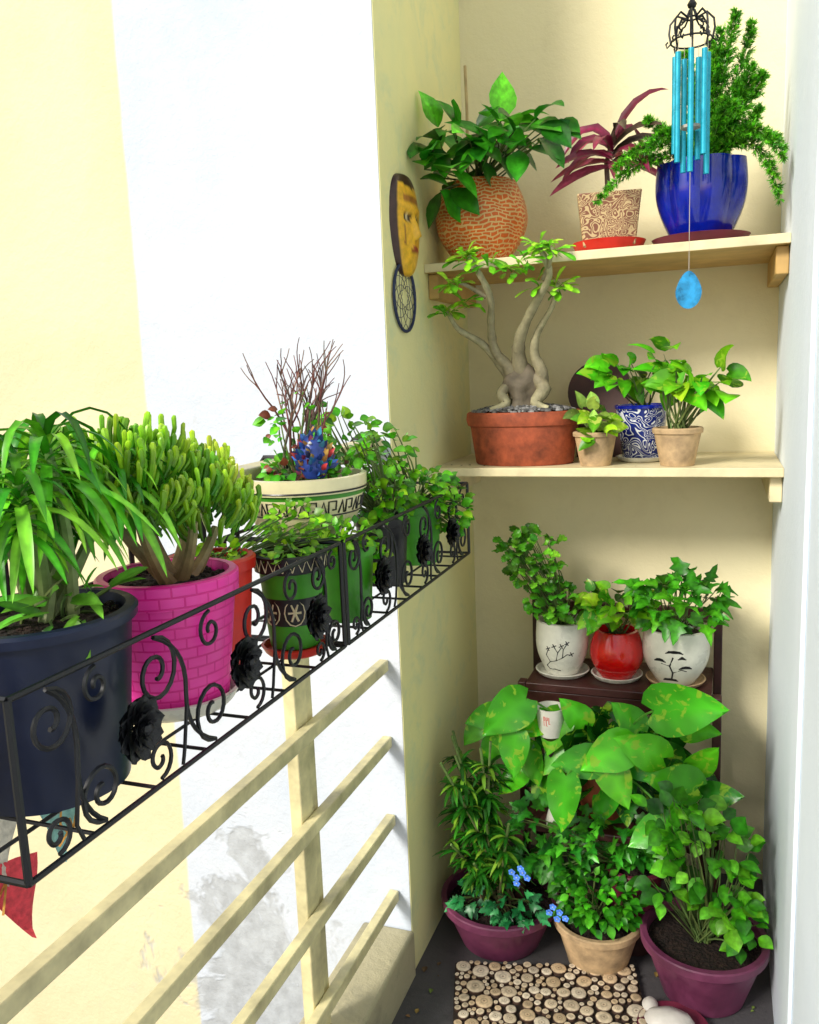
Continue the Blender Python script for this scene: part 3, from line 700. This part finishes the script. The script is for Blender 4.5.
b=B();bush(b,(-.188,2.27,1.38),[(-.22,2.22,1.47,.09,.07,.03,18),(-.13,2.2,1.50,.05,.05,.03,8)],(.05,.075),.36,HEART,G2,.6,lobe=.1,stems=.7,face=.55);b.obj('plant',['leafv','stem'],g)
g=group('potted_pothos_cutting',(-.09,2.18,ZT));S2.append(g);stdpot(g,-.095,2.16,ZT,.040,.056,.092,'terra2',lip=.003,lh=.014,soil=.012)
b=B();bush(b,(-.095,2.16,ZT+.085),[(-.07,2.13,1.44,.08,.07,.05,17),(.00,2.12,1.45,.035,.04,.05,7)],(.05,.080),.38,HEART,G2+GY,.6,lobe=.1,stems=.85,face=.55,sr=.0024);b.obj('plant',['leafv','stem'],g)
g=group('brown_decorative_plate',(-.32,2.4,1.33));S2.append(g)
b=B();b.lathe((0,0,0),[(0,0),(.05,0),(.085,.014),(.086,.017),(.05,.006),(0,.005)],40,0);o=b.obj('plate',['dbrown'],None)
o.matrix_world=Matrix.Translation((-.31,2.40,1.42))@Matrix.Rotation(math.radians(76),4,'X');o.parent=g;o.matrix_parent_inverse=Matrix.Translation(-g.location)
b=B();b.box((-.37,2.36,ZT),(-.25,2.44,ZT+.088));b.obj('plate_stand',['dbrown'],g,smooth=False)
for e in S2: e.location.z+=Z2+.0005-ZT
# ------------------------------------------------------------------ stand pots
ZR=.6555
def rp(zm,rb,rm,rt,h):
    def f(q):
        t=q/h
        return rb+(rm-rb)*math.sin(t/zm*math.pi/2) if t<zm else rt+(rm-rt)*math.cos((t-zm)/(1-zm)*math.pi/2)
    return f
g=group('potted_scented_geranium',(-.405,2.3,ZR));saucer(g,-.405,2.3,ZR,.075,.014,'whitec')
roundpot(g,-.405,2.3,ZR+.006,.045,.073,.070,.15,'whitec',zm=.6)
b=B();rf=rp(.6,.045,.073,.070,.15)
for pts in ([(-125,.03),(-110,.045),(-95,.05),(-80,.06)],[(-95,.05),(-90,.075),(-98,.09)],[(-110,.045),(-118,.065),(-112,.08)],[(-80,.06),(-70,.07),(-60,.068)],[(-80,.06),(-78,.085),(-70,.1)],[(-90,.075),(-82,.09)],[(-125,.03),(-118,.02),(-100,.022),(-85,.018)]):
    stroke(b,-.405,2.3,ZR+.006,rf,pts,.0018)
for (a,zq) in ((-98,.092),(-112,.084),(-70,.102),(-60,.07),(-82,.094)):
    for k in range(4): stroke(b,-.405,2.3,ZR+.006,rf,[(a,zq),(a+6*math.cos(k*1.57+.5),zq+.007*math.sin(k*1.57+.5))],.0018)
b.obj('painted_motif',['blackp'],g)
b=B();bush(b,(-.405,2.3,.80),[(-.475,2.25,.99,.08,.07,.09,80),(-.41,2.25,.88,.09,.07,.05,60),(-.53,2.22,1.03,.04,.04,.05,26)],(.020,.034),.48,SCAL,[(.06,.30,.015),(.11,.41,.02),(.17,.52,.03)],.35,stems=.6,face=.5,wave=.15);b.obj('plant',['leaf','stem'],g)
g=group('potted_syngonium',(-.255,2.3,ZR));saucer(g,-.255,2.3,ZR,.07,.014,'whitec')
roundpot(g,-.255,2.3,ZR+.006,.045,.073,.056,.13,'red',zm=.5)
b=B();bush(b,(-.255,2.3,.78),[(-.255,2.24,.88,.085,.07,.05,44)],(.035,.06),.40,HEART,GY+G2,.6,stems=.6,face=.5,lobe=.1);b.obj('plant',['leafy','stem'],g)
g=group('potted_herb_in_painted_pot',(-.1,2.3,ZR));saucer(g,-.10,2.3,ZR,.078,.014,'terra2')
roundpot(g,-.10,2.3,ZR+.006,.05,.087,.084,.148,'whitec',zm=.6)
b=B();rf=rp(.6,.05,.087,.084,.148);a0=-95
for pts,w in (([(a0-2,.02),(a0+2,.045),(a0-3,.065),(a0+3,.09)],.003),([(a0+2,.045),(a0+18,.055),(a0+28,.05)],.0018),([(a0-3,.065),(a0-18,.07)],.0018)):
    stroke(b,-.10,2.3,ZR+.006,rf,pts,w)
for (da,zz,wd) in ((25,.058,12),(-20,.075,11),(5,.10,15),(18,.085,7),(-4,.018,18)):
    for dz in (0,.0025,.005): stroke(b,-.10,2.3,ZR+.006,rf,[(a0+da-wd+dz*900,zz+dz),(a0+da,zz+dz+.002),(a0+da+wd-dz*900,zz+dz)],.0022)
b.obj('painted_motif',['blackp'],g)
b=B();bush(b,(-.10,2.3,.79),[(-.09,2.24,.90,.12,.08,.07,90)],(.04,.07),.38,IVY,[(.035,.25,.010),(.07,.38,.012),(.12,.52,.02)],.6,stems=.6,face=.45,wave=.1);b.obj('plant',['leaf','stem'],g)

# ------------------------------------------------------------------ big pothos behind floor pots
g=group('potted_large_pothos',(-.25,2.12,.34))
roundpot(g,-.27,2.125,.3405,.05,.065,.06,.12,'terra')
b=B()
def big(x,z,L,ang,y=2.05,tilt=.0,w=.37):
    a=math.radians(ang);d=V((math.cos(a),-.25+tilt,math.sin(a)))
    p=V((x,y,z))-V((math.cos(a),-.2,math.sin(a)))*L*.45
    b.leaf(p,d,V((random.uniform(-.55,.55),-1,random.uniform(0,.8))),L,L*w,HEART,.2,.16,pick([(.025,.24,.008),(.05,.35,.010),(.08,.46,.012)]),0,lobe=.14,wave=.08)
    b.tube(curve((-.27,2.11,.47),p,(0,.03,.05),7),.0028,5,1,(.10,.34,.03),cap=False)
for a in ((-.060,.72,.18,22,1.98),(-.505,.64,.15,215,2.01),(-.385,.585,.12,250),(-.345,.45,.14,265,1.95),(-.25,.57,.14,200,2.0),(-.165,.595,.13,150,2.0),(-.09,.52,.13,160,2.0),(-.14,.40,.12,200,1.96),
          (-.20,.65,.11,120),(-.48,.54,.12,265,2.0),(-.55,.52,.10,240),(-.22,.49,.12,300,2.0),(-.05,.42,.10,330),(.02,.47,.10,20),(-.44,.49,.11,290),(-.33,.65,.10,120),(-.32,.54,.12,180,2.0),
          (-.57,.61,.10,190),(-.02,.56,.10,60),(-.26,.40,.10,250),(-.50,.44,.10,220),(-.17,.52,.11,330),(-.45,.60,.10,200),(-.60,.56,.08,230),(-.42,.42,.10,250),(-.06,.49,.10,280),(-.38,.52,.11,220),(-.03,.63,.09,10)): big(*a)
bush(b,(-.27,2.11,.47),[(-.28,2.12,.50,.26,.05,.13,40)],(.07,.10),.38,HEART,[(.010,.11,.006),(.016,.16,.008)],.4,lobe=.12,stems=.5,face=.8)
b.obj('plant',['leafv','stem'],g)
g=group('white_ceramic_cup_planter',(-.395,2.06,.56))
b=B();b.lathe((-.395,2.06,.575),[(0,0),(.030,0),(.036,.06),(.038,.075),(.034,.075),(.031,.06),(0,.06)],32,0);b.obj('cup',['whitec'],g)
b=B();b.lathe((-.395,2.06,.3405),[(0,0),(.03,0),(.012,.02),(.012,.215),(.028,.233),(0,.2335)],20,0);b.obj('pedestal',['dwood'],g)
b=B()
for pts in ([(-108,.035),(-108,.06),(-103,.06),(-103,.05),(-108,.05)],[(-98,.05),(-92,.05),(-92,.058),(-98,.058),(-98,.035),(-92,.035)],[(-86,.058),(-86,.04),(-80,.04)]):
    stroke(b,-.395,2.06,.575,lambda q:.030+q*.1,pts,.0012)
b.obj('lettering',['redp'],g)
g=group('white_cone_ornament',(-.37,2.03,.34))
b=B();b.lathe((-.375,2.035,.3405),[(0,0),(.030,.0),(.031,.012),(.022,.05),(.010,.085),(.003,.10),(0,.102)],28,0);b.obj('figure',['whitec'],g)
g=group('potted_ivy',(-.2,2.06,0))
b=B();b.lathe((-.195,2.10,0),[(0,0),(.06,0),(.055,.12),(.07,.13),(.0,.132)],32,0);b.obj('block',['dbrown'],g)
stdpot(g,-.185,2.06,.133,.055,.072,.12,'maroon')
b=B();bush(b,(-.205,2.06,.24),[(-.22,2.02,.34,.13,.06,.06,80),(-.34,1.99,.28,.06,.04,.09,46),(-.43,2.0,.32,.05,.05,.12,50)],(.03,.05),.45,IVY,[(.02,.19,.012),(.04,.28,.015),(.07,.40,.02)],.5,stems=.3,face=.7,lobe=.1);b.obj('plant',['leaf','stem'],g)
g=group('potted_song_of_india',(-.53,2.03,0))
stdpot(g,-.53,2.02,.004,.105,.148,.125,'mauve',lip=.008,lh=.022,soil=.03)
b=B()
for k in range(18):
    x=-.53+random.uniform(-.05,.05);y=2.0+random.uniform(-.05,.04);tx=-.55+random.uniform(-.11,.12);ty=1.97+random.uniform(-.08,.08);tz=random.uniform(.24,.58)
    P=curve((x,y,.10),(tx,ty,tz),(0,0,.02),7);b.tube(P,.0035,6,1,(.16,.12,.06),(.12,.2,.05))
    for j in range(46):
        t=random.uniform(.45,1);p=P[min(6,int(t*6))];a=random.uniform(0,6.283);e=random.uniform(-.1,.9);d=V((math.cos(a)*math.cos(e),math.sin(a)*math.cos(e),math.sin(e)));ll=random.uniform(.045,.08)
        if (p+d*ll).x<-.70: d.x=abs(d.x)
        b.leaf(p,d,UP+rnd()*.2,ll,.0056,STRAP,.8,.3,pick([(.016,.11,.008),(.03,.20,.010),(.17,.38,.03),(.02,.15,.010)]),0,cross=1)
bush(b,(-.53,2.02,.1),[(-.47,1.93,.16,.08,.04,.05,50),(-.60,1.95,.15,.04,.04,.05,24)],(.02,.038),.42,IVY,[(.02,.22,.06),(.04,.32,.09)],.4,stems=.3,face=.6,cross=1)
b.obj('plant',['leaf','stem'],g)
g=group('potted_blue_daze_flower',(-.275,1.99,0))
stdpot(g,-.27,2.0,.003,.075,.105,.125,'terra2',lip=.006,lh=.02,soil=.02)
b=B();bush(b,(-.27,2.0,.12),[(-.27,1.97,.20,.11,.09,.07,230)],(.020,.036),.33,OVATE,[(.025,.20,.008),(.045,.31,.010),(.08,.43,.015)],.4,stems=.2,face=.4,cross=1);b.obj('plant',['leaf','stem'],g)
b=B()
for (x,y,z) in ((-.345,1.88,.20),(-.36,1.875,.215),(-.44,1.84,.30),(-.45,1.835,.315),(-.425,1.84,.315),(-.33,1.875,.19),(-.44,1.84,.285),(-.37,1.88,.195),(-.415,1.845,.30),(-.35,1.875,.185),(-.43,1.84,.325)):
    for k in range(5):
        a=k*1.2566+random.random()*.3;b.leaf((x,y,z),(math.cos(a),-.3,math.sin(a)),(0,-1,0),.0095,.005,ROUND,0,.1,(.10,.28,.90),0,cross=1,mid=1.5)
    b.lathe((x,y-.003,z),[(0,-.002),(.0018,0),(0,.002)],6,0,c=(.8,.8,.4))
    b.tube([(x,y,z),(x+.01,y+.05,z-.05)],.0008,3,0,(.06,.2,.03),cap=False)
b.obj('flowers',['petal'],g)
g=group('potted_round_leaf_plant',(-.015,1.97,0))
stdpot(g,-.015,1.965,.004,.095,.138,.15,'mauve',lip=.009,lh=.022,soil=.025)
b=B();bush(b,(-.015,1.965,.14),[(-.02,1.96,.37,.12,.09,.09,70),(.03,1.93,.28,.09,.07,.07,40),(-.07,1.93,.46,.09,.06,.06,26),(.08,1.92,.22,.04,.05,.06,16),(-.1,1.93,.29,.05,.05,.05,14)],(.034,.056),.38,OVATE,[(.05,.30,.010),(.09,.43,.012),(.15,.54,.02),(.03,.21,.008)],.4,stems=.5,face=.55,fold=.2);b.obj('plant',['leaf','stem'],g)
g=group('wood_slice_mat',(-.4,1.8,.01))
ux=V((math.cos(math.radians(15)),math.sin(math.radians(15)),0));uy=V((math.sin(math.radians(15)),-math.cos(math.radians(15)),0));O=V((-.612,1.87,.004))
b=B()
c4=[O,O+uy*.40,O+uy*.40+ux*.45,O+ux*.45]
lo=[b.av(p,(.03,.018,.012)) for p in c4];hi=[b.av(p+V((0,0,.008)),(.03,.018,.012)) for p in c4]
b.af(hi)
for k in range(4): b.af([lo[k],lo[(k+1)%4],hi[(k+1)%4],hi[k]])
pl=[]
for it in range(16000):
    r=random.choice((.016,.019,.022,.013)) if it<900 else (random.choice((.010,.013,.008)) if it<5000 else random.choice((.0055,.0075)))
    u,v=random.uniform(r,.45-r),random.uniform(r,.40-r)
    if all((u-a)**2+(v-c)**2>(r+q+.0003)**2 for a,c,q in pl): pl.append((u,v,r))
for u,v,r in pl:
    r*=1.04
    p=O+ux*u+uy*v+V((0,0,.008));ph=random.uniform(0,6);k=random.uniform(.85,1.2)
    tone=random.choice([(.66,.53,.36),(.72,.61,.45),(.58,.43,.26)]);rings=[]
    for (rr,zz,c) in ((1,0,(.05,.025,.015)),(1.0,.007,(.07,.035,.02)),(.90,.0085,tone),(.5,.0088,tuple(t*.92 for t in tone)),(.36,.0088,tuple(t*.6 for t in tone)),(.2,.0088,tone)):
        rings.append([b.av(p+V((math.cos(q*.5236)*r*rr*(1+.07*math.sin(2*q*.52+ph)),math.sin(q*.5236)*r*rr,zz)),tuple(x*k for x in c)) for q in range(12)])
    cc=b.av(p+V((0,0,.0088)),(.12,.06,.03))
    for a in range(5):
        for q in range(12): b.af([rings[a][q],rings[a][(q+1)%12],rings[a+1][(q+1)%12],rings[a+1][q]])
    for q in range(12): b.af([rings[5][q],rings[5][(q+1)%12],cc])
b.obj('mat',['matw'],g,50)
g=group('white_stone_ornament',(-.08,1.85,0))
b=B();b.lathe((-.075,1.80,.003),[(0,0),(.05,.002),(.075,.01),(.08,.018),(.05,.012),(0,.010)],32,0);b.obj('tray',['maroon'],g)
b=B();b.lathe((-.085,1.80,.013),[(0,0),(.03,.004),(.042,.018),(.034,.034),(.012,.042),(0,.043)],24,0,lambda a,z:1+.1*math.sin(2*a+1)+.05*math.sin(5*a),1.2,.9)
b.lathe((-.13,1.85,.013),[(0,0),(.014,.003),(.018,.012),(.01,.022),(0,.024)],18,0,None,1,1.4);b.obj('stones',['peb'],g,60)
b=B()
for k in range(70):
    if k<46: p=V((random.uniform(-.69,.12),random.uniform(1.65,2.05),.003))
    else: p=V((random.uniform(-.68,.12),random.uniform(2.105,2.16),(Z1 if k%2 else Z2)+.0015))
    a=random.uniform(0,6.28);L=random.uniform(.006,.022) if k<46 else random.uniform(.004,.010)
    if p.z<.1 and -.62<p.x<-.15 and p.y<2.02: continue
    b.leaf(p,(math.cos(a),math.sin(a),.12),UP,L,L*.35,OVATE,.1,.5,random.choice([(.22,.11,.04),(.30,.20,.05),(.10,.06,.03),(.15,.22,.04)]),0,cross=1)
b.obj('fallen_leaves',['dry'])

# ------------------------------------------------------------------ light, world, camera
w=bpy.data.worlds.new("World");sc.world=w;w.use_nodes=True;nt=w.node_tree
bg=nt.nodes['Background'];sky=nt.nodes.new('ShaderNodeTexSky');sky.sky_type='NISHITA';sky.sun_disc=False
az=math.radians(210);el=math.radians(33)
sky.sun_elevation=el;sky.sun_rotation=az;sky.air_density=1;sky.dust_density=1.5
nt.links.new(sky.outputs[0],bg.inputs[0]);bg.inputs[1].default_value=.125
sd=bpy.data.lights.new('sun','SUN');sd.energy=3.9;sd.angle=math.radians(16);sd.color=(1,.95,.86)
so=bpy.data.objects.new('sun',sd);sc.collection.objects.link(so)
sdir=V((math.sin(az)*math.cos(el),math.cos(az)*math.cos(el),math.sin(el)))
so.rotation_euler=sdir.to_track_quat('Z','Y').to_euler();so.location=(-3,-3,6)
cd=bpy.data.cameras.new('camera');cam=bpy.data.objects.new('camera',cd);sc.collection.objects.link(cam);sc.camera=cam
cd.sensor_fit='VERTICAL';cd.sensor_height=36;cd.sensor_width=36;cd.lens=850/1024*36;cd.clip_start=.02;cd.clip_end=300
yaw=math.radians(20.2);p=math.radians(9.1);r=math.radians(2.3)
Fw=V((-math.sin(yaw),math.cos(yaw),0));R=V((math.cos(yaw),math.sin(yaw),0))
f3=Fw*math.cos(p)-UP*math.sin(p);u0=Fw*math.sin(p)+UP*math.cos(p)
i=R*math.cos(r)-u0*math.sin(r);j=R*math.sin(r)+u0*math.cos(r)
mw=Matrix(((i.x,j.x,-f3.x,0),(i.y,j.y,-f3.y,0),(i.z,j.z,-f3.z,1.5),(0,0,0,1)));cam.matrix_world=mw
sc.view_settings.view_transform='Standard';sc.view_settings.look='None';sc.view_settings.exposure=0
